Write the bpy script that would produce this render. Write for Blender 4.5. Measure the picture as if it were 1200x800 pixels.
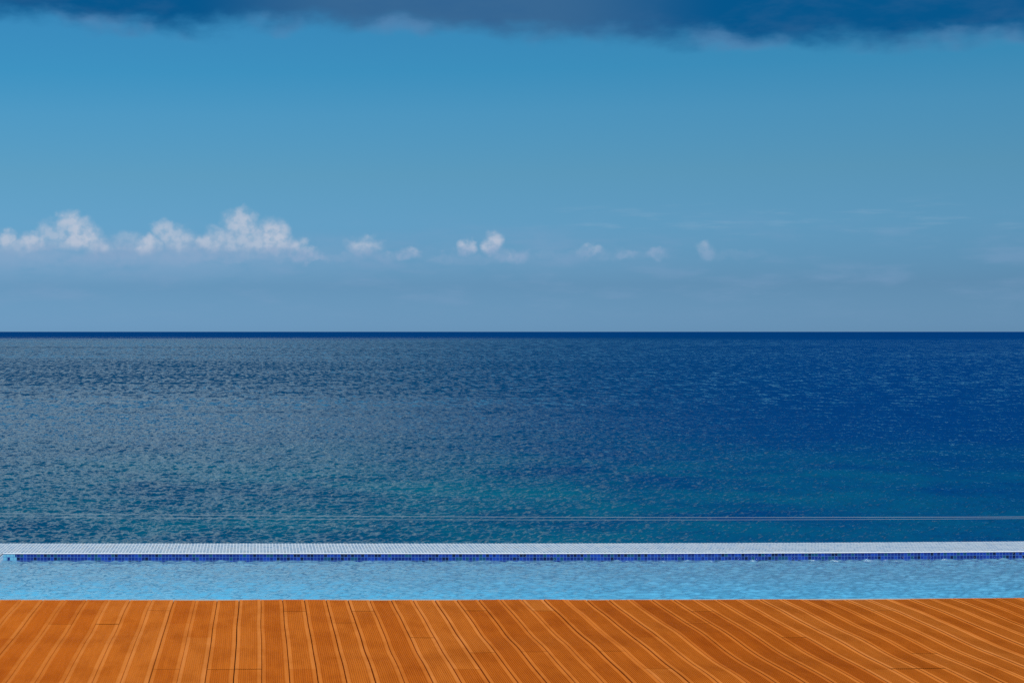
import bpy, math, random
import numpy as np

# ------------------------------------------------------------------ scene basics
scene = bpy.context.scene
for o in list(bpy.data.objects):
    bpy.data.objects.remove(o, do_unlink=True)
COL = scene.collection
R = math.radians

CAM_H = 1.75            # eye height over the deck
F = 2000.0              # focal length in pixels of a 1200 px wide frame
SEA_Z = CAM_H - 18.0    # the terrace stands high above the sea

cam_data = bpy.data.cameras.new("camera")
cam_data.sensor_width = 36.0
cam_data.lens = F / 1200.0 * 36.0
cam_data.shift_x = 0.25          # the photograph is an off-centre crop
cam_data.shift_y = -0.0097
cam_data.clip_start = 0.1
cam_data.clip_end = 300000.0
cam = bpy.data.objects.new("camera", cam_data)
cam.location = (0, 0, CAM_H)
cam.rotation_euler = (R(90), 0, 0)
COL.objects.link(cam)
scene.camera = cam

scene.view_settings.view_transform = 'Standard'
scene.view_settings.look = 'None'
scene.view_settings.gamma = 1.0
scene.view_settings.use_curve_mapping = False
scene.view_settings.exposure = 0.0
scene.cycles.use_denoising = False
scene.cycles.max_bounces = 8
scene.cycles.transparent_max_bounces = 8
scene.cycles.sample_clamp_indirect = 4.0
scene.cycles.sample_clamp_direct = 6.0

SUN_EL, SUN_AZ = 47.0, 152.0     # azimuth clockwise from the view direction (+Y)
sun_data = bpy.data.lights.new("sun", 'SUN')
sun_data.energy = 4.6
sun_data.angle = R(0.53)
sun_data.color = (1.0, 0.95, 0.87)
sun = bpy.data.objects.new("sun", sun_data)
sun.rotation_euler = (R(90 - SUN_EL), 0, R(180 - SUN_AZ))
COL.objects.link(sun)

# ------------------------------------------------------------------ node helpers
class NT:
    """Small builder for node trees; sockets and numbers are both accepted as inputs."""
    def __init__(self, tree):
        self.t = tree
        tree.nodes.clear()
    def node(self, kind, **kw):
        n = self.t.nodes.new(kind)
        for k, v in kw.items():
            setattr(n, k, v)
        return n
    def put(self, sock, v):
        if v is None:
            return
        if isinstance(v, bpy.types.NodeSocket):
            self.t.links.new(v, sock)
        else:
            if sock.type == 'RGBA' and len(v) == 3:
                v = (*v, 1.0)
            sock.default_value = v
    def m(self, op, a, b=None, c=None, clamp=False):
        n = self.node('ShaderNodeMath', operation=op, use_clamp=clamp)
        for i, v in enumerate((a, b, c)):
            self.put(n.inputs[i], v)
        return n.outputs[0]
    def v(self, op, a, b=None, scale=None):
        n = self.node('ShaderNodeVectorMath', operation=op)
        self.put(n.inputs[0], a)
        self.put(n.inputs[1], b)
        if scale is not None:
            self.put(n.inputs['Scale'], scale)
        return n.outputs['Value'] if op in ('LENGTH', 'DOT_PRODUCT', 'DISTANCE') else n.outputs['Vector']
    def xyz(self, x=0.0, y=0.0, z=0.0):
        n = self.node('ShaderNodeCombineXYZ')
        for i, v in enumerate((x, y, z)):
            self.put(n.inputs[i], v)
        return n.outputs[0]
    def sep(self, v):
        n = self.node('ShaderNodeSeparateXYZ')
        self.put(n.inputs[0], v)
        return n.outputs
    def noise(self, vec, scale=1.0, detail=2.0, rough=0.5, out='Fac', dist=0.0, dims='3D'):
        n = self.node('ShaderNodeTexNoise', noise_dimensions=dims)
        self.put(n.inputs['Vector'], vec)
        self.put(n.inputs['Scale'], scale)
        self.put(n.inputs['Detail'], detail)
        self.put(n.inputs['Roughness'], rough)
        self.put(n.inputs['Distortion'], dist)
        return n.outputs[out]
    def mix(self, f, a, b, blend='MIX'):
        n = self.node('ShaderNodeMix', data_type='RGBA', blend_type=blend)
        n.clamp_factor = True
        self.put(n.inputs['Factor'], f)
        self.put(n.inputs[6], a)
        self.put(n.inputs[7], b)
        return n.outputs[2]
    def lerp(self, f, a, b):
        n = self.node('ShaderNodeMix', data_type='FLOAT')
        self.put(n.inputs['Factor'], f)
        self.put(n.inputs[2], a)
        self.put(n.inputs[3], b)
        return n.outputs[0]
    def ss(self, x, lo, hi, a=0.0, b=1.0):
        n = self.node('ShaderNodeMapRange', interpolation_type='SMOOTHSTEP')
        for k, v in (('Value', x), ('From Min', lo), ('From Max', hi), ('To Min', a), ('To Max', b)):
            self.put(n.inputs[k], v)
        return n.outputs['Result']
    def ramp(self, f, stops, interp='LINEAR'):
        n = self.node('ShaderNodeValToRGB')
        self.put(n.inputs[0], f)
        e = n.color_ramp.elements
        n.color_ramp.interpolation = interp
        while len(e) < len(stops):
            e.new(0.5)
        for el, (p, c) in zip(e, stops):
            el.position = p
            el.color = (*c, 1.0) if len(c) == 3 else c
        return n.outputs[0]
    def attr(self, name, out='Fac'):
        n = self.node('ShaderNodeAttribute', attribute_name=name)
        return n.outputs[out]

def lin(r, g, b):
    """sRGB 0..255 to linear."""
    f = lambda c: c / 12.92 if c <= 0.04045 else ((c + 0.055) / 1.055) ** 2.4
    return (f(r / 255), f(g / 255), f(b / 255))

def material(name):
    mat = bpy.data.materials.new(name)
    mat.use_nodes = True
    return mat, NT(mat.node_tree)

def finish(nt, shader):
    out = nt.node('ShaderNodeOutputMaterial')
    nt.t.links.new(shader, out.inputs['Surface'])

def principled(nt, color, rough=0.5, normal=None, ior=1.5, spec=0.5):
    p = nt.node('ShaderNodeBsdfPrincipled')
    nt.put(p.inputs['Base Color'], color)
    nt.put(p.inputs['Roughness'], rough)
    nt.put(p.inputs['IOR'], ior)
    nt.put(p.inputs['Specular IOR Level'], spec)
    if normal is not None:
        nt.put(p.inputs['Normal'], normal)
    return p

# ------------------------------------------------------------------ world: Nishita sky with distant clouds
world = bpy.data.worlds.new("World")
scene.world = world
world.use_nodes = True
WS = 0.1
def build_world():
    nt = NT(world.node_tree)
    sky = nt.node('ShaderNodeTexSky', sky_type='NISHITA')
    sky.sun_disc = False
    sky.sun_elevation = R(SUN_EL)
    sky.sun_rotation = R(SUN_AZ)
    sky.altitude = 20
    sky.air_density = 1.0
    sky.dust_density = 0.3
    sky.ozone_density = 3.0
    d = nt.v('NORMALIZE', nt.node('ShaderNodeTexCoord').outputs['Generated'])
    x, y, z = nt.sep(d)
    az = nt.m('ARCTAN2', x, y)
    el = nt.m('ARCSINE', z)
    # grade of the clear sky with elevation (photograph is cool and dense)
    g = nt.ramp(nt.m('MULTIPLY', el, 2.0), SKY_GRADE)
    clear = nt.mix(1.0, sky.outputs[0], g, 'MULTIPLY')
    S = 1.0 / WS
    col = lambda r, gg, b: tuple(c * S for c in lin(r, gg, b))
    # angular coordinates in degrees
    A = nt.m('MULTIPLY', az, 57.29578)
    E = nt.m('MULTIPLY', el, 57.29578)
    P = nt.xyz(A, E, 0.0)
    # ---- small cumulus over the horizon
    warp = nt.v('SUBTRACT', nt.noise(P, 1.7, 3.0, 0.5, 'Color'), (0.5, 0.5, 0.5))
    warp2 = nt.v('SUBTRACT', nt.noise(P, 6.0, 3.0, 0.5, 'Color'), (0.5, 0.5, 0.5))
    Pw = nt.v('ADD', P, nt.v('ADD', nt.v('SCALE', warp, scale=0.75), nt.v('SCALE', warp2, scale=0.11)))
    Pw = nt.v('MULTIPLY', Pw, (1, 1, 0))
    dens = None
    for (px, py, rx, ry, k) in CUMULUS:
        a = math.degrees(math.atan((px - 300) / F))
        e = math.degrees(math.atan((388 - py) / F))
        q = nt.v('LENGTH', nt.v('MULTIPLY', nt.v('SUBTRACT', Pw, (a, e, 0)),
                                (F / rx / 57.3, F / ry / 57.3, 0)))
        b = nt.m('MULTIPLY', nt.ss(q, 1.3, 0.4), k)
        dens = b if dens is None else nt.m('MAXIMUM', dens, b)
    fine = nt.noise(P, 3.2, 4.0, 0.5)
    dens = nt.m('MULTIPLY', dens, nt.ss(fine, 0.3, 0.6, 0.45, 1.0))
    base_fade = nt.ss(E, 1.95, 2.5)
    dens = nt.m('MULTIPLY', dens, nt.lerp(base_fade, 0.25, 1.0))
    # hazy bank that joins the puffs at their bases, thickest to the left
    bank = nt.noise(nt.v('MULTIPLY', P, (0.5, 1.3, 1)), 1.0, 4.0, 0.55)
    bank = nt.m('MULTIPLY', nt.m('MULTIPLY', nt.ss(bank, 0.25, 0.55), nt.ss(A, 4.5, -3.0, 0.25, 1.0)), nt.m('MULTIPLY', nt.ss(E, 1.3, 2.6), nt.ss(E, 3.5, 2.6)))
    clear = nt.mix(nt.m('MULTIPLY', nt.m('MULTIPLY', bank, 0.68), nt.ss(A, 17.0, 9.0)), clear, col(132, 166, 200))
    lit = nt.noise(nt.v('ADD', P, (-0.25, -0.2, 3.0)), 1.6, 3.0, 0.5)
    lit = nt.m('ADD', nt.m('MULTIPLY', lit, 0.5), nt.ss(E, 2.2, 3.5, 0.0, 0.5))
    ccol = nt.mix(nt.ss(lit, 0.3, 0.62), col(138, 167, 200), col(184, 195, 213))
    c1 = nt.mix(dens, clear, ccol)
    # ---- thin veil under and between the cumulus
    veil = nt.noise(nt.v('MULTIPLY', P, (0.35, 1.4, 1)), 1.0, 4.0, 0.55)
    veil = nt.m('MULTIPLY', nt.ss(veil, 0.45, 0.75), nt.m('MULTIPLY', nt.ss(E, 0.0, 1.5), nt.ss(E, 4.2, 2.6)))
    c2 = nt.mix(nt.m('MULTIPLY', veil, 0.35), c1, col(128, 160, 196))
    cir = nt.noise(nt.v('MULTIPLY', P, (0.5, 4.0, 1)), 0.9, 4.0, 0.6)
    cirm = nt.m('MULTIPLY', nt.m('MULTIPLY', nt.ss(cir, 0.5, 0.72), nt.ss(E, 2.9, 3.4)), nt.ss(E, 4.4, 3.7))
    cirm = nt.m('MULTIPLY', cirm, nt.ss(A, 8.0, 11.0))
    c2 = nt.mix(nt.m('MULTIPLY', cirm, 0.17), c2, col(150, 178, 205))
    # ---- dark stratus bank overhead, ragged lower edge
    edge = nt.m('MULTIPLY', nt.m('SUBTRACT', nt.noise(nt.v('MULTIPLY', P, (0.22, 0.5, 1)), 1.0, 2.0, 0.5), 0.5), 2.2)
    rag = nt.m('MULTIPLY', nt.m('SUBTRACT', nt.noise(nt.v('MULTIPLY', P, (0.7, 1.4, 1)), 1.0, 4.0, 0.52), 0.5), 1.05)
    line = nt.ramp(nt.m('DIVIDE', nt.m('ADD', A, 10.0), 40.0),
                   [(p, (v, v, v)) for p, v in STRATUS_LINE])
    h = nt.m('SUBTRACT', E, nt.m('MULTIPLY', nt.sep(line)[0], 20.0))
    h = nt.m('ADD', h, nt.m('ADD', nt.m('MULTIPLY', edge, 0.3), rag))
    sm = nt.m('MULTIPLY', nt.ss(h, -0.38, 0.6), nt.ss(E, 50.0, 24.0))
    sc = nt.mix(nt.ss(nt.m('ABSOLUTE', nt.m('SUBTRACT', A, 6.5)), 9.0, 3.0), col(2, 84, 138), col(56, 103, 147))
    blot = nt.noise(nt.v('MULTIPLY', P, (0.35, 1.0, 1)), 0.8, 5.0, 0.6)
    sc = nt.mix(nt.ss(blot, 0.42, 0.7, 0.0, 0.55), sc, col(48, 98, 146))
    # further up the bank breaks: bright to the left, deep blue to the right
    up = nt.noise(nt.v('MULTIPLY', P, (0.05, 0.09, 1)), 1.0, 4.0, 0.55)
    An = nt.m('ADD', A, nt.m('MULTIPLY', nt.m('SUBTRACT', nt.noise(nt.v('MULTIPLY', P, (0.06, 0.06, 1)), 1.0, 5.0, 0.6), 0.5), 40.0))
    upc = nt.mix(nt.m('MULTIPLY', nt.ss(up, 0.2, 0.5, 0.5, 1.0), nt.ss(An, 15.0, -3.0)), nt.mix(nt.ss(An, 4.0, 18.0), sc, col(0, 76, 142)), col(205, 232, 240))
    sc = nt.mix(nt.ss(E, 12.5, 20.0), sc, upc)
    c3 = nt.mix(nt.m('MULTIPLY', sm, 0.97), c2, sc)
    # pale fringe in places along the lower edge
    fr = nt.m('MULTIPLY', nt.ss(h, -0.42, 0.0), nt.ss(h, 0.45, 0.05))
    fn = nt.ss(nt.noise(nt.v('MULTIPLY', P, (0.3, 0.3, 1)), 1.0, 3.0, 0.6), 0.45, 0.68)
    c3 = nt.mix(nt.m('MULTIPLY', nt.m('MULTIPLY', fr, fn), 0.24), c3, col(120, 148, 190))
    bg = nt.node('ShaderNodeBackground')
    nt.put(bg.inputs[0], c3)
    bg.inputs[1].default_value = WS
    out = nt.node('ShaderNodeOutputWorld')
    nt.t.links.new(bg.outputs[0], out.inputs[0])

SKY_GRADE = [(0.0, (0.21, 0.458, 0.977)), (0.006, (0.21, 0.458, 0.977)), (0.053, (0.181, 0.385, 0.758)), (0.123, (0.221, 0.476, 0.755)), (0.182, (0.234, 0.51, 0.689)), (0.252, (0.205, 0.56, 0.732)), (0.301, (0.147, 0.567, 0.746)), (1.0, (0.15, 0.55, 0.8))]
# (centre x, centre y, half width, half height in the 1200x800 frame's angles, density)
CUMULUS = [(6, 281, 13, 9, .8), (42, 288, 22, 14, .9), (14, 305, 30, 9, .3), (80, 260, 14, 15, .85), (96, 276, 24, 18, .95),
           (118, 291, 20, 15, .9), (60, 306, 40, 10, .25), (172, 290, 17, 14, .9), (195, 273, 20, 14, .7), (212, 285, 22, 14, .7),
           (246, 288, 20, 14, .8), (283, 262, 21, 18, .85), (303, 283, 40, 20, .75), (322, 280, 20, 22, .95), (340, 289, 20, 13, .95), (356, 297, 24, 9, .95), (285, 300, 60, 8, .5), (130, 302, 60, 8, .45), (215, 301, 50, 8, .5),
           (372, 302, 18, 5, .7), (427, 291, 22, 13, .75), (450, 300, 20, 9, .4), (476, 298, 17, 10, .75), (520, 303, 20, 7, .35),
           (547, 291, 11, 9, .9), (577, 288, 13, 14, .95), (592, 300, 20, 10, .6), (608, 302, 18, 10, .8), (695, 297, 20, 8, .6),
           (733, 301, 9, 5, .5), (768, 300, 14, 7, .65), (829, 299, 12, 11, .55), (150, 286, 22, 13, .35), (24, 298, 40, 9, .4), (400, 302, 40, 7, .3), (640, 303, 30, 6, .2), (700, 301, 60, 7, .2), (860, 303, 40, 6, .15), (560, 305, 50, 6, .25), (64, 276, 22, 16, .6), (138, 296, 26, 11, .6), (262, 282, 24, 16, .7), (235, 299, 40, 8, .6), (20, 290, 22, 10, .5)]
STRATUS_LINE = [(p, e / 20.0) for p, e in ((.037, 10.35), (.12, 10.15), (.18, 9.95), (.25, 10.2), (.357, 10.1), (.463, 9.75), (.53, 9.65), (.635, 9.3), (.70, 9.05), (.795, 8.95), (.87, 9.0))]
build_world()

# ------------------------------------------------------------------ mesh helpers
def link(name, me, mat=None, parent=None, loc=(0, 0, 0)):
    o = bpy.data.objects.new(name, me)
    COL.objects.link(o)
    o.location = loc
    if mat is not None:
        me.materials.append(mat)
    if parent is not None:
        o.parent = parent
    return o

def mesh_from(name, verts, faces, smooth=False):
    verts = np.asarray(verts, dtype=np.float32)
    faces = np.asarray(faces, dtype=np.int32)
    me = bpy.data.meshes.new(name)
    nv, nf, k = len(verts), len(faces), faces.shape[1]
    me.vertices.add(nv)
    me.vertices.foreach_set('co', verts.ravel())
    me.loops.add(nf * k)
    me.loops.foreach_set('vertex_index', faces.ravel())
    me.polygons.add(nf)
    me.polygons.foreach_set('loop_start', np.arange(0, nf * k, k, dtype=np.int32))
    me.polygons.foreach_set('loop_total', np.full(nf, k, dtype=np.int32))
    me.polygons.foreach_set('use_smooth', np.full(nf, smooth, dtype=bool))
    me.update(calc_edges=True)
    return me

def grid_faces(nr, nc, base=0):
    i = np.arange(nr - 1)[:, None] * nc + np.arange(nc - 1)[None, :] + base
    return np.stack([i, i + 1, i + nc + 1, i + nc], -1).reshape(-1, 4)

def tag(o, label, cat, group=None, kind=None):
    o['label'] = label
    o['category'] = cat
    if group:
        o['group'] = group
    if kind:
        o['kind'] = kind
    return o

def empty(name, loc):
    o = bpy.data.objects.new(name, None)
    COL.objects.link(o)
    o.location = loc
    return o

def bend(x):
    """The pool edge bows gently away towards the right."""
    t = np.clip(np.asarray(x, dtype=float) - 1.7, 0, 8)
    return 0.0065 * t * t

# ------------------------------------------------------------------ wave height fields
def wave_tile(n, size, wind, wdir, small, seed, spread=2):
    """Tileable wind-wave height field (Phillips spectrum), unit rms."""
    rng = np.random.default_rng(seed)
    k1 = 2 * np.pi * np.fft.fftfreq(n, size / n)
    kx, ky = np.meshgrid(k1, k1)
    k = np.hypot(kx, ky)
    k[0, 0] = 1
    L = wind * wind / 9.81
    c = (kx * math.cos(wdir) + ky * math.sin(wdir)) / k
    ph = np.exp(-1 / (k * L) ** 2) / k ** 4 * (0.15 + np.abs(c) ** spread) * np.exp(-(k * small) ** 2)
    ph[0, 0] = 0
    spec = np.sqrt(ph) * (rng.standard_normal((n, n)) + 1j * rng.standard_normal((n, n)))
    hgt = np.fft.ifft2(spec)
    dx = np.fft.ifft2(-1j * kx / k * spec).real
    dy = np.fft.ifft2(-1j * ky / k * spec).real
    s = hgt.real.std()
    return hgt.real / s, dx / s, dy / s

def sample(tile, size, x, y, ang=0.0):
    n = tile.shape[0]
    ca, sa = math.cos(ang), math.sin(ang)
    u = (x * ca + y * sa) / size * n
    v = (-x * sa + y * ca) / size * n
    u0, v0 = np.floor(u), np.floor(v)
    fu, fv = u - u0, v - v0
    i, j = u0.astype(int) % n, v0.astype(int) % n
    i1, j1 = (i + 1) % n, (j + 1) % n
    return (tile[j, i] * (1 - fu) + tile[j, i1] * fu) * (1 - fv) + (tile[j1, i] * (1 - fu) + tile[j1, i1] * fu) * fv

# ------------------------------------------------------------------ sea
def sea_material():
    mat, nt = material("sea_water")
    geo = nt.node('ShaderNodeNewGeometry')
    pos = geo.outputs['Position']
    x, y, z = nt.sep(pos)
    dist = nt.m('MAXIMUM', y, 100.0)
    # q runs from 0 at the horizon to 1 by the shore
    q = nt.m('DIVIDE', 145.0, dist, clamp=True)
    a = nt.m('DIVIDE', x, dist)                       # bearing
    flat = nt.xyz(x, y, 0.0)
    drift = nt.noise(nt.v('MULTIPLY', flat, (1 / 900., 1 / 260., 1)), 1.0, 4.0, 0.6)
    qb = nt.m('MULTIPLY', q, nt.m('ADD', 0.72, nt.m('MULTIPLY', drift, 0.56)))
    # wind lanes: streaks of smoother water lying across the view
    lane1 = nt.noise(nt.v('MULTIPLY', flat, (1 / 260., 1 / 90., 1)), 1.0, 3.0, 0.55)
    lane2 = nt.noise(nt.v('MULTIPLY', flat, (1 / 3000., 1 / 900., 1)), 1.0, 4.0, 0.6)
    lane3 = nt.noise(nt.v('MULTIPLY', flat, (1 / 60., 1 / 30., 1)), 1.0, 3.0, 0.55)
    far = nt.ss(q, 0.5, 0.12)
    lane = nt.lerp(far, nt.m('ADD', nt.m('MULTIPLY', lane1, 0.6), nt.m('MULTIPLY', lane3, 0.4)), lane2)
    belt = nt.sep(nt.ramp(qb, [(p, (v, v, v)) for p, v in SEA_BELTS]))[0]
    side = nt.ss(a, 0.34, -0.05)
    # short-crested wave groups, seen at grazing angles as fine dashes
    g1 = nt.m('SUBTRACT', nt.noise(nt.v('MULTIPLY', flat, (1 / 5., 1 / 75., 1)), 1.0, 3.0, 0.6), 0.5)
    g2 = nt.m('SUBTRACT', nt.noise(nt.v('MULTIPLY', flat, (1 / 2.2, 1 / 15., 1)), 1.0, 3.0, 0.6), 0.5)
    gust = nt.m('ADD', nt.m('MULTIPLY', g1, nt.ss(q, 0.17, 0.06)), nt.m('MULTIPLY', g2, nt.m('MULTIPLY', nt.ss(q, 0.55, 0.25), nt.ss(q, 0.04, 0.12))))
    g3 = nt.m('SUBTRACT', nt.noise(nt.v('MULTIPLY', flat, (1 / 1.1, 1 / 3.6, 1)), 1.0, 3.0, 0.6), 0.5)
    gust = nt.m('ADD', gust, nt.m('MULTIPLY', g3, nt.m('MULTIPLY', nt.ss(q, 0.3, 0.5), 0.8)))
    lane = nt.m('ADD', lane, nt.m('MULTIPLY', gust, nt.ss(a, 0.0, 0.34, 3.8, 8.5)))
    calm = nt.m('ADD', nt.m('MULTIPLY', nt.m('SUBTRACT', lane, 0.5), 1.5),
                nt.m('MULTIPLY', nt.m('ADD', nt.m('MULTIPLY', side, 0.85), 0.0), belt))
    # long lanes of ruffled water, wider the farther offshore
    lny = nt.m('LOGARITHM', dist, math.e)
    ln = nt.noise(nt.xyz(nt.m('MULTIPLY', x, 1 / 420.), nt.m('MULTIPLY', lny, 7.0), 0.0), 1.0, 3.0, 0.55)
    ln = nt.m('ADD', ln, nt.m('MULTIPLY', nt.noise(nt.xyz(nt.m('MULTIPLY', x, 1 / 110.), nt.m('MULTIPLY', lny, 30.0), 4.0), 1.0, 2.0, 0.5), 0.5))
    calm = nt.m('ADD', calm, nt.m('MULTIPLY', nt.m('SUBTRACT', ln, 0.75), 1.5))
    calm = nt.m('ADD', calm, nt.m('MULTIPLY', nt.m('SUBTRACT', side, 0.75), 0.1))
    calm = nt.m('MAXIMUM', nt.m('MINIMUM', calm, 1.0), -0.6)
    slope = nt.lerp(calm, SLOPE_ROUGH, SLOPE_CALM)
    # fine ripples below the mesh's own waves
    n1 = nt.v('SUBTRACT', nt.noise(nt.v('MULTIPLY', flat, (1, .7, 1)), 1.3, 2.0, 0.6, 'Color'), (.5, .5, .5))
    n2 = nt.v('SUBTRACT', nt.noise(nt.v('MULTIPLY', flat, (1, .7, 1)), 6.0, 2.0, 0.6, 'Color'), (.5, .5, .5))
    n3 = nt.v('SUBTRACT', nt.noise(nt.v('MULTIPLY', flat, (1, .45, 1)), 0.22, 2.0, 0.6, 'Color'), (.5, .5, .5))
    nn = nt.v('ADD', nt.v('ADD', n1, nt.v('SCALE', n2, scale=0.8)), nt.v('SCALE', n3, scale=far))
    nn = nt.v('SCALE', nt.v('MULTIPLY', nn, (1, 1, 0)), scale=nt.m('MULTIPLY', slope, 4.0))
    # wind waves too small for the mesh lean their near faces to the shore
    lean = nt.m('MULTIPLY', nt.lerp(far, 0.17, 0.38), nt.m('SUBTRACT', 1.0, nt.m('MULTIPLY', calm, 0.8)))
    lean = nt.m('ADD', lean, nt.ss(qb, 0.040, 0.020, 0.0, 0.32))
    nn = nt.v('ADD', nn, nt.xyz(0.0, nt.m('MULTIPLY', lean, -1.0), 0.0))
    nrm = nt.v('NORMALIZE', nt.v('ADD', geo.outputs['Normal'], nn))
    # body colour: deep blue offshore, teal over the shallow sand
    shoal = nt.noise(nt.v('MULTIPLY', flat, (1 / 30., 1 / 34., 1)), 1.0, 6.0, 0.66)
    teal = nt.m('MULTIPLY', nt.ss(shoal, 0.30, 0.68), nt.ss(q, 0.42, 0.75))
    teal = nt.m('MULTIPLY', teal, nt.m('MULTIPLY', nt.ss(a, -0.15, 0.06, 0.7, 1.0), nt.ss(a, 0.46, 0.24, 0.65, 1.0)))
    body = nt.mix(nt.m('MULTIPLY', teal, 0.75), nt.mix(nt.m('MAXIMUM', nt.ss(a, 0.05, 0.38), nt.ss(q, 0.05, 0.02, 0.0, 0.9)), SEA_DEEP, SEA_BLUE), SEA_TEAL)
    p = principled(nt, body, 0.08, nrm, 1.333, 0.5)
    finish(nt, p.outputs[0])
    return mat

SEA_BELTS = [(0.0, .0), (.022, .0), (.034, .66), (.062, .66), (.085, .45), (.11, .55), (.14, .4), (.17, .05), (.235, .05), (.29, .6), (.40, .8), (.55, .75), (.7, .62), (1.0, .8)]
SLOPE_ROUGH, SLOPE_CALM = 0.22, 0.05
SEA_DEEP = (0.0, 0.037, 0.098)
SEA_BLUE = (0.0, 0.029, 0.128)
SEA_TEAL = (0.002, 0.095, 0.15)

def build_sea():
    az = np.linspace(-0.42, 0.72, 1300)
    ys = [105.0]
    while ys[-1] < 120000:
        d = ys[-1]
        ys.append(d + max(0.16, d * d / (18.0 * F) * 0.22 if d < 1800 else d * 0.04))
    ys = np.array(ys)
    Y = np.repeat(ys[:, None], len(az), 1)
    X = Y * np.tan(az)[None, :]
    ta = wave_tile(1024, 149.0, 1.7, R(250), 0.10, 3, 1)
    tb = wave_tile(768, 53.0, 0.98, R(285), 0.05, 8, 0)
    tc = wave_tile(512, 211.0, 5.5, R(262), 0.4, 14, 2)
    fade = 1.0 / (1.0 + (Y / 2500.0) ** 4)
    Z = np.zeros_like(X)
    DX = np.zeros_like(X)
    DY = np.zeros_like(X)
    for t, size, amp, ang in ((ta, 149.0, 0.062, 0.0), (tb, 53.0, 0.036, 0.35), (tc, 211.0, 0.09, 0.15)):
        Z += amp * sample(t[0], size, X, Y, ang)
        DX += amp * sample(t[1], size, X, Y, ang)
        DY += amp * sample(t[2], size, X, Y, ang)
    V = np.stack([X + DX * fade * 0.4, Y + DY * fade * 0.4, Z * fade], -1).reshape(-1, 3)
    nr, nc = X.shape
    faces = grid_faces(nr, nc)
    # the rest of the sea, outside this sector: broad flat quads
    L, Rr = math.tan(-0.42), math.tan(0.72)
    b = len(V)
    far = 120000.0
    yl = ys[-1]
    extra = np.array([[105 * L, 105, 0], [yl * L, yl, 0], [-far, yl, 0], [-far, 105, 0],
                      [105 * Rr, 105, 0], [yl * Rr, yl, 0], [far * 1.3, yl, 0], [far * 1.3, 105, 0]], dtype=float)
    V = np.concatenate([V, extra])
    ef = np.array([[b, b + 1, b + 2, b + 3], [b + 4, b + 7, b + 6, b + 5]])
    me = mesh_from("sea", V, np.concatenate([faces, ef]), True)
    o = link("sea", me, sea_material(), loc=(0, 0, SEA_Z))
    tag(o, "choppy deep blue sea with teal patches reaching the horizon", "sea", kind='structure')
build_sea()

# ------------------------------------------------------------------ hillside below the terrace
def build_hill():
    mat, nt = material("scrub_ground")
    pos = nt.node('ShaderNodeNewGeometry').outputs['Position']
    n = nt.noise(pos, 0.5, 6.0, 0.6)
    c = nt.ramp(n, [(0.3, (.05, .06, .025)), (0.5, (.09, .085, .04)), (0.7, (.2, .17, .12))])
    finish(nt, principled(nt, c, 0.9).outputs[0])
    xs = np.linspace(-60, 70, 90)
    ys = np.linspace(15.2, 112, 60)
    X, Y = np.meshgrid(xs, ys)
    t = (Y - 15.2) / 90.0
    rng = np.random.default_rng(5)
    tl = wave_tile(64, 40.0, 8.0, 0.3, 1.0, 2, 0)
    Z = -3.6 - t * 14.2 + 0.35 * sample(tl[0], 40.0, X, Y)
    me = mesh_from("hillside", np.stack([X, Y, Z], -1).reshape(-1, 3), grid_faces(*X.shape), True)
    o = link("hillside", me, mat)
    tag(o, "scrubby slope falling from the pool terrace to the sea", "hillside", kind='structure')
build_hill()

# ------------------------------------------------------------------ deck
GAP0, PITCH, DECK_END = 0.03, 0.142, 11.15
JOIST0, JOIST = 10.70, 0.46
def deck_material():
    mat, nt = material("deck_wood")
    geo = nt.node('ShaderNodeNewGeometry')
    pos = geo.outputs['Position']
    tone = nt.attr('tone')
    side = nt.attr('margin')
    c = nt.ramp(tone, [(0.0, (.37, .080, .005)), (0.35, (.445, .108, .008)), (0.7, (.485, .129, .012)), (1.0, (.51, .150, .019))])
    grain = nt.noise(nt.v('MULTIPLY', pos, (60, 2.2, 20)), 1.0, 4.0, 0.6)
    c = nt.mix(nt.ss(grain, 0.3, 0.75, 0.0, 0.4), c, nt.mix(1.0, c, (.7, .6, .5), 'MULTIPLY'))
    blot = nt.noise(nt.v('MULTIPLY', pos, (5.0, 2.0, 1)), 1.0, 4.0, 0.6)
    c = nt.mix(nt.ss(blot, 0.42, 0.68, 0.0, 0.8), c, nt.mix(1.0, c, (.82, .74, .55), 'MULTIPLY'))
    paler = nt.mix(1.0, c, (1.3, 1.62, 3.4), 'MULTIPLY')  # plain margins paler and less saturated than the reeded middle
    c = nt.mix(nt.m('MULTIPLY', side, 0.55), c, paler)
    bump = nt.node('ShaderNodeBump')
    bump.inputs['Strength'].default_value = 0.25
    bump.inputs['Distance'].default_value = 0.002
    nt.put(bump.inputs['Height'], grain)
    p = principled(nt, c, 0.75, bump.outputs[0], 1.45, 0.02)
    finish(nt, p.outputs[0])
    return mat

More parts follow.
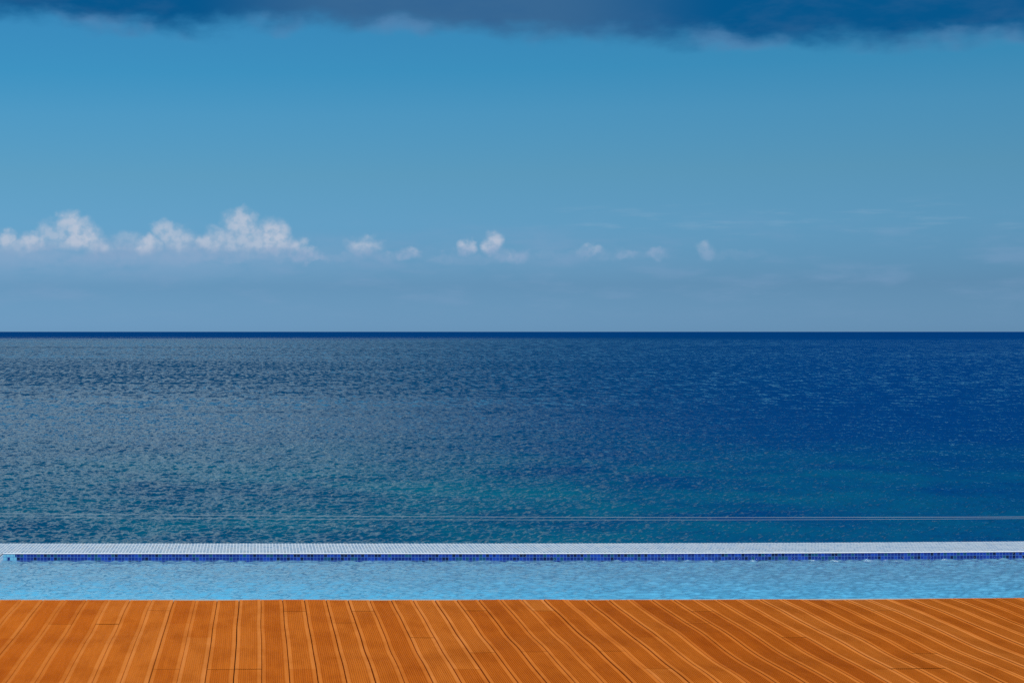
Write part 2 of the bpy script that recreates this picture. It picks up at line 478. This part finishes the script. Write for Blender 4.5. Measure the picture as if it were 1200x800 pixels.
def build_deck():
    rnd = random.Random(11)
    hw = PITCH / 2 - 0.0015
    # cross-section: rounded edge, plain margin, reeded middle, plain margin, rounded edge
    prof = [(-hw, -0.024, 1), (-hw, -0.004, 1), (-hw + 0.0016, -0.0008, 1), (-hw + 0.004, 0.0, 1), (-hw + 0.0195, 0.0, 1)]
    x = -hw + 0.0205
    n = 9
    step = (2 * hw - 0.041) / n
    for i in range(n):
        prof += [(x + 0.10 * step, -0.0023, 0), (x + 0.35 * step, -0.0023, 0), (x + 0.5 * step, -0.0002, 0), (x + 0.95 * step, -0.0002, 0)]
        x += step
    prof += [(hw - 0.0195, 0.0, 1), (hw - 0.004, 0.0, 1), (hw - 0.0016, -0.0008, 1), (hw, -0.004, 1), (hw, -0.024, 1)]
    prof = np.array(prof)
    npf = len(prof)
    warp = wave_tile(128, 9.0, 1.25, R(90), 0.15, 21, 1)
    warp2 = wave_tile(128, 7.0, 1.1, R(90), 0.15, 22, 0)
    known = KNOWN_JOINTS
    V, Fc, tone, marg = [], [], [], []
    nv = 0
    for b in range(-50, 106):
        xc = GAP0 + PITCH * (b + 0.5)
        end = DECK_END + float(bend(xc)) + rnd.uniform(-0.002, 0.002)
        cuts = [k for k in known.get(b, [])]
        k = (max(cuts) if cuts else rnd.randint(-1, 5)) + rnd.choice([3, 4, 5, 6])
        if not cuts and rnd.random() < 0.75:
            cuts = [rnd.randint(0, 5)]
            k = cuts[0] + rnd.choice([4, 5, 6, 7])
        while JOIST0 - JOIST * k > 0.5:
            cuts.append(k)
            k += rnd.choice([4, 5, 6, 7, 8])
        yc = [end] + [JOIST0 - JOIST * c for c in sorted(cuts)] + [0.0]
        jit = rnd.uniform(-0.0015, 0.0015)
        for y1, y0 in zip(yc[:-1], yc[1:]):
            if y1 - y0 < 0.05:
                continue
            t = min(1, max(0.15, rnd.gauss(0.58, 0.2)))
            dz = rnd.uniform(-0.0015, 0.0015)
            m = max(2, int((y1 - y0) / 0.11) + 1)
            yy = np.linspace(y0 + 0.0018, y1 - 0.0018, m)
            P = np.zeros((m, npf, 3))
            P[:, :, 0] = xc + prof[None, :, 0] + jit
            P[:, :, 1] = yy[:, None]
            P[:, :, 2] = prof[None, :, 1] + dz
            gx, gy = P[:, :, 0], P[:, :, 1]
            P[:, :, 2] += 0.0032 * sample(warp[0], 9.0, gx, gy)
            P[:, :, 0] += 0.0010 * sample(warp2[0], 7.0, gx * 0.5, gy)
            V.append(P.reshape(-1, 3))
            Fc.append(grid_faces(m, npf, nv)[:, ::-1])
            nv += m * npf
            tone.append(np.full(m * npf, t))
            marg.append(np.tile(prof[:, 2], m))
    me = mesh_from("deck", np.concatenate(V), np.concatenate(Fc)[:, ::-1], False)
    for nm, arr in (('tone', tone), ('margin', marg)):
        at = me.attributes.new(nm, 'FLOAT', 'POINT')
        at.data.foreach_set('value', np.concatenate(arr).astype(np.float32))
    o = link("deck", me, deck_material())
    tag(o, "warm orange wooden deck of grooved boards in front of the pool", "deck", kind='structure')
    # dark bearers and void under the boards
    mat, nt = material("deck_underside")
    finish(nt, principled(nt, (.13, .055, .017), 0.9).outputs[0])
    xs = np.linspace(-7.1, 15.1, 60)
    ye = DECK_END + bend(xs) - 0.01
    V = np.concatenate([np.stack([xs, np.full_like(xs, -0.1), np.full_like(xs, -0.05)], -1), np.stack([xs, ye, np.full_like(xs, -0.05)], -1)])
    me = mesh_from("ground", V, grid_faces(2, len(xs)))
    o = link("ground", me, mat)
    tag(o, "dark ground under the gaps of the wooden deck", "ground", kind='structure')

def board_at(px, py):
    d = CAM_H * F / (py - 388.0)
    return math.floor(((px - 300) / F * d - GAP0) / PITCH)
KNOWN_JOINTS = {}
for _px, _py, _k in ((107, 715.4, 0), (344, 715.4, 0), (426, 715.4, 0), (128, 729, 1), (219, 729, 1), (151, 745.6, 2), (227, 745.6, 2),
                     (495, 745.6, 2), (620, 762, 3), (187, 783, 4), (293, 783, 4), (768, 780, 4), (925, 742, 2), (560, 789, 4), (700, 759, 3)):
    KNOWN_JOINTS.setdefault(board_at(_px, _py), []).append(_k)
build_deck()

# ------------------------------------------------------------------ pool
WALL_Y, COPE_Y, COPE_Z, WATER_Z = 13.40, 14.02, 0.015, -0.05
END_X, RIGHT_X = -1.985, 15.0
TP = 0.0265
def tile_material(name, axes, pitch, stops, grout, gw, end_mix=None, rough=0.25):
    """Glass mosaic: random tile colours in a grid with grout lines. axes picks the two object axes of the face."""
    mat, nt = material(name)
    at = nt.attr('uvw', 'Vector')
    s = nt.sep(at)
    u = nt.m('DIVIDE', s[axes[0]], pitch[0])
    v = nt.m('DIVIDE', s[axes[1]], pitch[1])
    cu, cv = nt.m('FLOOR', u), nt.m('FLOOR', v)
    wn = nt.node('ShaderNodeTexWhiteNoise', noise_dimensions='2D')
    nt.put(wn.inputs['Vector'], nt.xyz(cu, cv, 0))
    c = nt.ramp(wn.outputs['Value'], stops, 'CONSTANT')
    wn2 = nt.node('ShaderNodeTexWhiteNoise', noise_dimensions='2D')
    nt.put(wn2.inputs['Vector'], nt.xyz(cv, nt.m('ADD', cu, 17.0), 0))
    c = nt.mix(nt.m('MULTIPLY', wn2.outputs['Value'], 0.35), c, nt.mix(1.0, c, (.6, .65, .7), 'MULTIPLY'))
    if end_mix:
        pale, x0, x1 = end_mix
        wn3 = nt.node('ShaderNodeTexWhiteNoise', noise_dimensions='2D')
        nt.put(wn3.inputs['Vector'], nt.xyz(cu, nt.m('ADD', cv, 91.0), 0))
        isp = nt.m('LESS_THAN', nt.m('ADD', s[0], nt.m('MULTIPLY', wn3.outputs['Value'], x1 - x0)), x1)
        c = nt.mix(isp, c, pale)
    fu = nt.m('ABSOLUTE', nt.m('SUBTRACT', nt.m('FRACT', u), 0.5))
    fv = nt.m('ABSOLUTE', nt.m('SUBTRACT', nt.m('FRACT', v), 0.5))
    g = nt.m('MAXIMUM', nt.m('GREATER_THAN', fu, 0.5 - gw[0]), nt.m('GREATER_THAN', fv, 0.5 - gw[1]))
    c = nt.mix(g, c, grout)
    # slight random tilt of each tile
    t = nt.v('SUBTRACT', wn2.outputs['Color'], (.5, .5, .5))
    geo = nt.node('ShaderNodeNewGeometry')
    nrm = nt.v('NORMALIZE', nt.v('ADD', geo.outputs['Normal'], nt.v('SCALE', t, scale=0.06)))
    finish(nt, principled(nt, c, nt.lerp(g, rough, 0.8), nrm, 1.5, 0.5).outputs[0])
    return mat

def strip(name, xs, rows, mat, parent, smooth=False):
    """Sheet swept along the pool edge: rows are (y, z) of its cross-section; tile coordinates run true along x and down the section."""
    nx = len(xs)
    V, U = [], []
    run = 0.0
    for i, (y, z) in enumerate(rows):
        if i:
            run += math.hypot(y - rows[i - 1][0], z - rows[i - 1][1])
        V.append(np.stack([xs, y + bend(xs), np.full(nx, z)], -1))
        U.append(np.stack([xs - END_X, np.full(nx, run), np.zeros(nx)], -1))
    me = mesh_from(name, np.concatenate(V), grid_faces(len(rows), nx), smooth)
    at = me.attributes.new('uvw', 'FLOAT_VECTOR', 'POINT')
    at.data.foreach_set('vector', np.concatenate(U).astype(np.float32).ravel())
    return link(name, me, mat, parent)

def build_pool():
    pool = empty("swimming_pool", (0, 0, 0))
    tag(pool, "narrow swimming pool with pale mosaic coping and a deep blue waterline of tiles", "swimming pool")
    xs = np.linspace(END_X, RIGHT_X, 120)
    xl = np.linspace(END_X - 0.62, RIGHT_X, 130)
    white = tile_material("coping_mosaic", (0, 1), (TP, TP * 3), [(0, (.29, .36, .42)), (.3, (.22, .30, .38)), (.55, (.34, .40, .45)), (.8, (.16, .25, .36)), (.93, (.28, .30, .31))],
                          (.56, .62, .69), (.10, .10))
    blue = tile_material("waterline_mosaic", (0, 1), (TP, TP), [(0, (.003, .022, .20)), (.35, (.005, .042, .32)), (.55, (.002, .014, .14)), (.66, (.004, .028, .25)), (.76, (.001, .006, .05)), (.88, (.003, .06, .14))],
                         (.04, .13, .34), (.055, .045), ((.10, .34, .50), 0.02, 0.16))
    pale = tile_material("basin_mosaic", (0, 1), (TP, TP), [(0, (.22, .56, .80)), (.4, (.26, .60, .82)), (.75, (.18, .50, .76))], (.26, .60, .82), (.04, .04))
    # coping: top with a softly rounded nosing, then the outer face down to the hillside
    strip("coping", xl, [(WALL_Y - 0.004, COPE_Z - 0.008), (WALL_Y - 0.003, COPE_Z - 0.002), (WALL_Y + 0.002, COPE_Z), (WALL_Y + 0.3, COPE_Z - 0.001), (COPE_Y - 0.006, COPE_Z - 0.002), (COPE_Y, COPE_Z - 0.01), (COPE_Y + 0.02, -4.5)], white, pool)
    strip("waterline_tiles", xs, [(WALL_Y, COPE_Z - 0.008), (WALL_Y, WATER_Z - 0.022)], blue, pool)
    strip("basin", xs, [(WALL_Y, WATER_Z - 0.022), (WALL_Y, -0.75), (WALL_Y - 0.15, -1.15), (DECK_END + 1.0, -1.15), (DECK_END + 0.9, -0.42), (DECK_END + 0.033, -0.38), (DECK_END + 0.033, -0.016)], pale, pool)
    # end wall at the left, in pale tiles
    y0, y1 = DECK_END + 0.033, WALL_Y
    V = [[END_X, y1, COPE_Z - 0.008], [END_X, y0, COPE_Z - 0.008], [END_X, y0, -1.2], [END_X, y1, -1.2]]
    me = mesh_from("end_wall", V, [[0, 1, 2, 3]])
    at = me.attributes.new('uvw', 'FLOAT_VECTOR', 'POINT')
    at.data.foreach_set('vector', np.array([[y1 - p[1], -p[2], 0] for p in V], dtype=np.float32).ravel())
    endm = tile_material("end_wall_mosaic", (0, 1), (TP, TP), [(0, (.45, .60, .70)), (.5, (.35, .52, .66))], (.7, .78, .84), (.08, .08))
    link("end_wall", me, endm, pool)
    V = [[END_X, y1, COPE_Z], [END_X - 0.62, y1, COPE_Z], [END_X - 0.62, y0 - 0.02, COPE_Z], [END_X, y0 - 0.02, COPE_Z]]
    me = mesh_from("end_coping", V, [[0, 1, 2, 3]])
    at = me.attributes.new('uvw', 'FLOAT_VECTOR', 'POINT')
    at.data.foreach_set('vector', np.array([[p[0], p[1], 0] for p in V], dtype=np.float32).ravel())
    link("end_coping", me, white, pool)
    # thin pale lip along the deck
    mat, nt = material("pale_stone")
    n = nt.noise(nt.node('ShaderNodeNewGeometry').outputs['Position'], 30, 4)
    finish(nt, principled(nt, nt.mix(n, (.30, .27, .24), (.42, .39, .35)), 0.7).outputs[0])
    strip("edge_lip", xs, [(DECK_END + 0.003, -0.03), (DECK_END + 0.003, -0.004), (DECK_END + 0.034, -0.004), (DECK_END + 0.0365, -0.007), (DECK_END + 0.0365, -0.2)], mat, pool)

    # paved landing beyond the left end of the pool
    bm = [(-7.0, DECK_END + 0.01), (END_X - 0.623, DECK_END + 0.01), (END_X - 0.623, COPE_Y), (-7.0, COPE_Y)]
    V = [(x, y, 0.004) for x, y in bm] + [(x, y, -4.5) for x, y in bm]
    o = link("terrace", mesh_from("terrace", V, [[0, 1, 2, 3], [0, 4, 5, 1], [1, 5, 6, 2], [2, 6, 7, 3], [3, 7, 4, 0]]), mat)
    tag(o, "pale paved landing beside the left end of the pool", "terrace", kind='structure')

    # water
    mat, nt = material("pool_water")
    geo = nt.node('ShaderNodeNewGeometry')
    pos = geo.outputs['Position']
    r1 = nt.v('SUBTRACT', nt.noise(nt.v('MULTIPLY', pos, (.55, 1.0, 1)), 26.0, 2.0, 0.6, 'Color'), (.5, .5, .5))
    r2 = nt.v('SUBTRACT', nt.noise(nt.v('MULTIPLY', pos, (.5, 1.0, 1)), 80.0, 2.0, 0.6, 'Color'), (.5, .5, .5))
    nn = nt.v('MULTIPLY', nt.v('ADD', r1, nt.v('SCALE', r2, scale=0.5)), (1, 1, 0))
    # added tilt of the normals thins the sky reflection towards the deck
    nn = nt.v('ADD', nn, nt.xyz(0, nt.ss(nt.sep(pos)[1], 11.1, 12.4, -0.22, 0.04), 0))
    nrm = nt.v('NORMALIZE', nt.v('ADD', geo.outputs['Normal'], nt.v('SCALE', nn, scale=nt.ss(nt.sep(pos)[1], 11.2, 13.2, 0.2, 0.14))))
    fr = nt.node('ShaderNodeFresnel')
    fr.inputs['IOR'].default_value = 1.42
    nt.put(fr.inputs['Normal'], nrm)
    gl = nt.node('ShaderNodeBsdfGlossy')
    gl.inputs['Roughness'].default_value = 0.05
    nt.put(gl.inputs['Normal'], nrm)
    tr = nt.node('ShaderNodeBsdfTransparent')
    nt.put(tr.inputs['Color'], (.62, .92, .97))
    df = nt.node('ShaderNodeBsdfDiffuse')
    far_sheen = nt.ss(nt.m('ADD', nt.sep(pos)[1], nt.m('MULTIPLY', nt.noise(pos, 1.3, 3.0), -0.5)), 10.9, 12.6)
    nt.put(df.inputs['Color'], nt.mix(far_sheen, (.105, .50, .80), (.15, .37, .56)))  # body colour greyed away from the deck, standing in for reflected sky
    nt.put(df.inputs['Normal'], nrm)
    ms = nt.node('ShaderNodeMixShader')
    ms.inputs[0].default_value = 0.6
    nt.t.links.new(tr.outputs[0], ms.inputs[1])
    nt.t.links.new(df.outputs[0], ms.inputs[2])
    m2 = nt.node('ShaderNodeMixShader')
    nt.put(m2.inputs[0], fr.outputs[0])
    nt.t.links.new(ms.outputs[0], m2.inputs[1])
    nt.t.links.new(gl.outputs[0], m2.inputs[2])
    finish(nt, m2.outputs[0])
    gx = np.arange(END_X, RIGHT_X, 0.014)
    gy = np.linspace(0, 1, 300)
    X = np.repeat(gx[None, :], len(gy), 0)
    y0 = DECK_END + 0.037 + bend(gx)
    y1 = WALL_Y + bend(gx)
    Y = y0[None, :] * (1 - gy[:, None]) + y1[None, :] * gy[:, None]
    t1 = wave_tile(512, 3.1, 0.40, R(85), 0.008, 31, 1)
    t2 = wave_tile(256, 1.7, 0.30, R(40), 0.007, 33, 0)
    Z = WATER_Z + 0.0034 * sample(t1[0], 3.1, X, Y) + 0.0012 * sample(t2[0], 1.7, X, Y, 0.6)
    me = mesh_from("pool_water", np.stack([X, Y, Z], -1).reshape(-1, 3), grid_faces(len(gy), len(gx)), True)
    o = link("pool_water", me, mat)
    tag(o, "rippled light blue pool water between the deck and the blue tiles", "water", kind='structure')
build_pool()

# ------------------------------------------------------------------ two thin cables slung beyond the pool
def build_cables():
    mat, nt = material("pale_cable")
    finish(nt, principled(nt, (.27, .35, .43), 0.45).outputs[0])
    D = 45.0
    def cable(label, low_px, low_py, k, dy, r):
        xl = (low_px - 300) / F * (D + dy)
        zl = CAM_H - (low_py - 388) / F * (D + dy)
        xs = np.linspace(xl - 40, xl + 40, 81)
        zs = zl + k * (xs - xl) ** 2
        ns = 8
        V = []
        for x_, z_ in zip(xs, zs):
            for i in range(ns):
                a = 2 * math.pi * i / ns
                V.append((x_ - xl, r * math.cos(a), z_ - zl + r * math.sin(a)))
        Fc = [[i * ns + j, i * ns + (j + 1) % ns, (i + 1) * ns + (j + 1) % ns, (i + 1) * ns + j] for i in range(len(xs) - 1) for j in range(ns)]
        o = link("cable", mesh_from("cable", V, Fc, True), mat, loc=(xl, D + dy, zl))
        tag(o, label, "cable", "thin pale cables strung behind the pool")
    cable("upper of the two thin pale cables strung in front of the sea behind the pool", 870, 605.5, 2.85e-4, 0.0, 0.0038)
    cable("lower of the two thin pale cables strung in front of the sea behind the pool", 720, 608.5, 3.4e-4, 0.3, 0.0029)
build_cables()
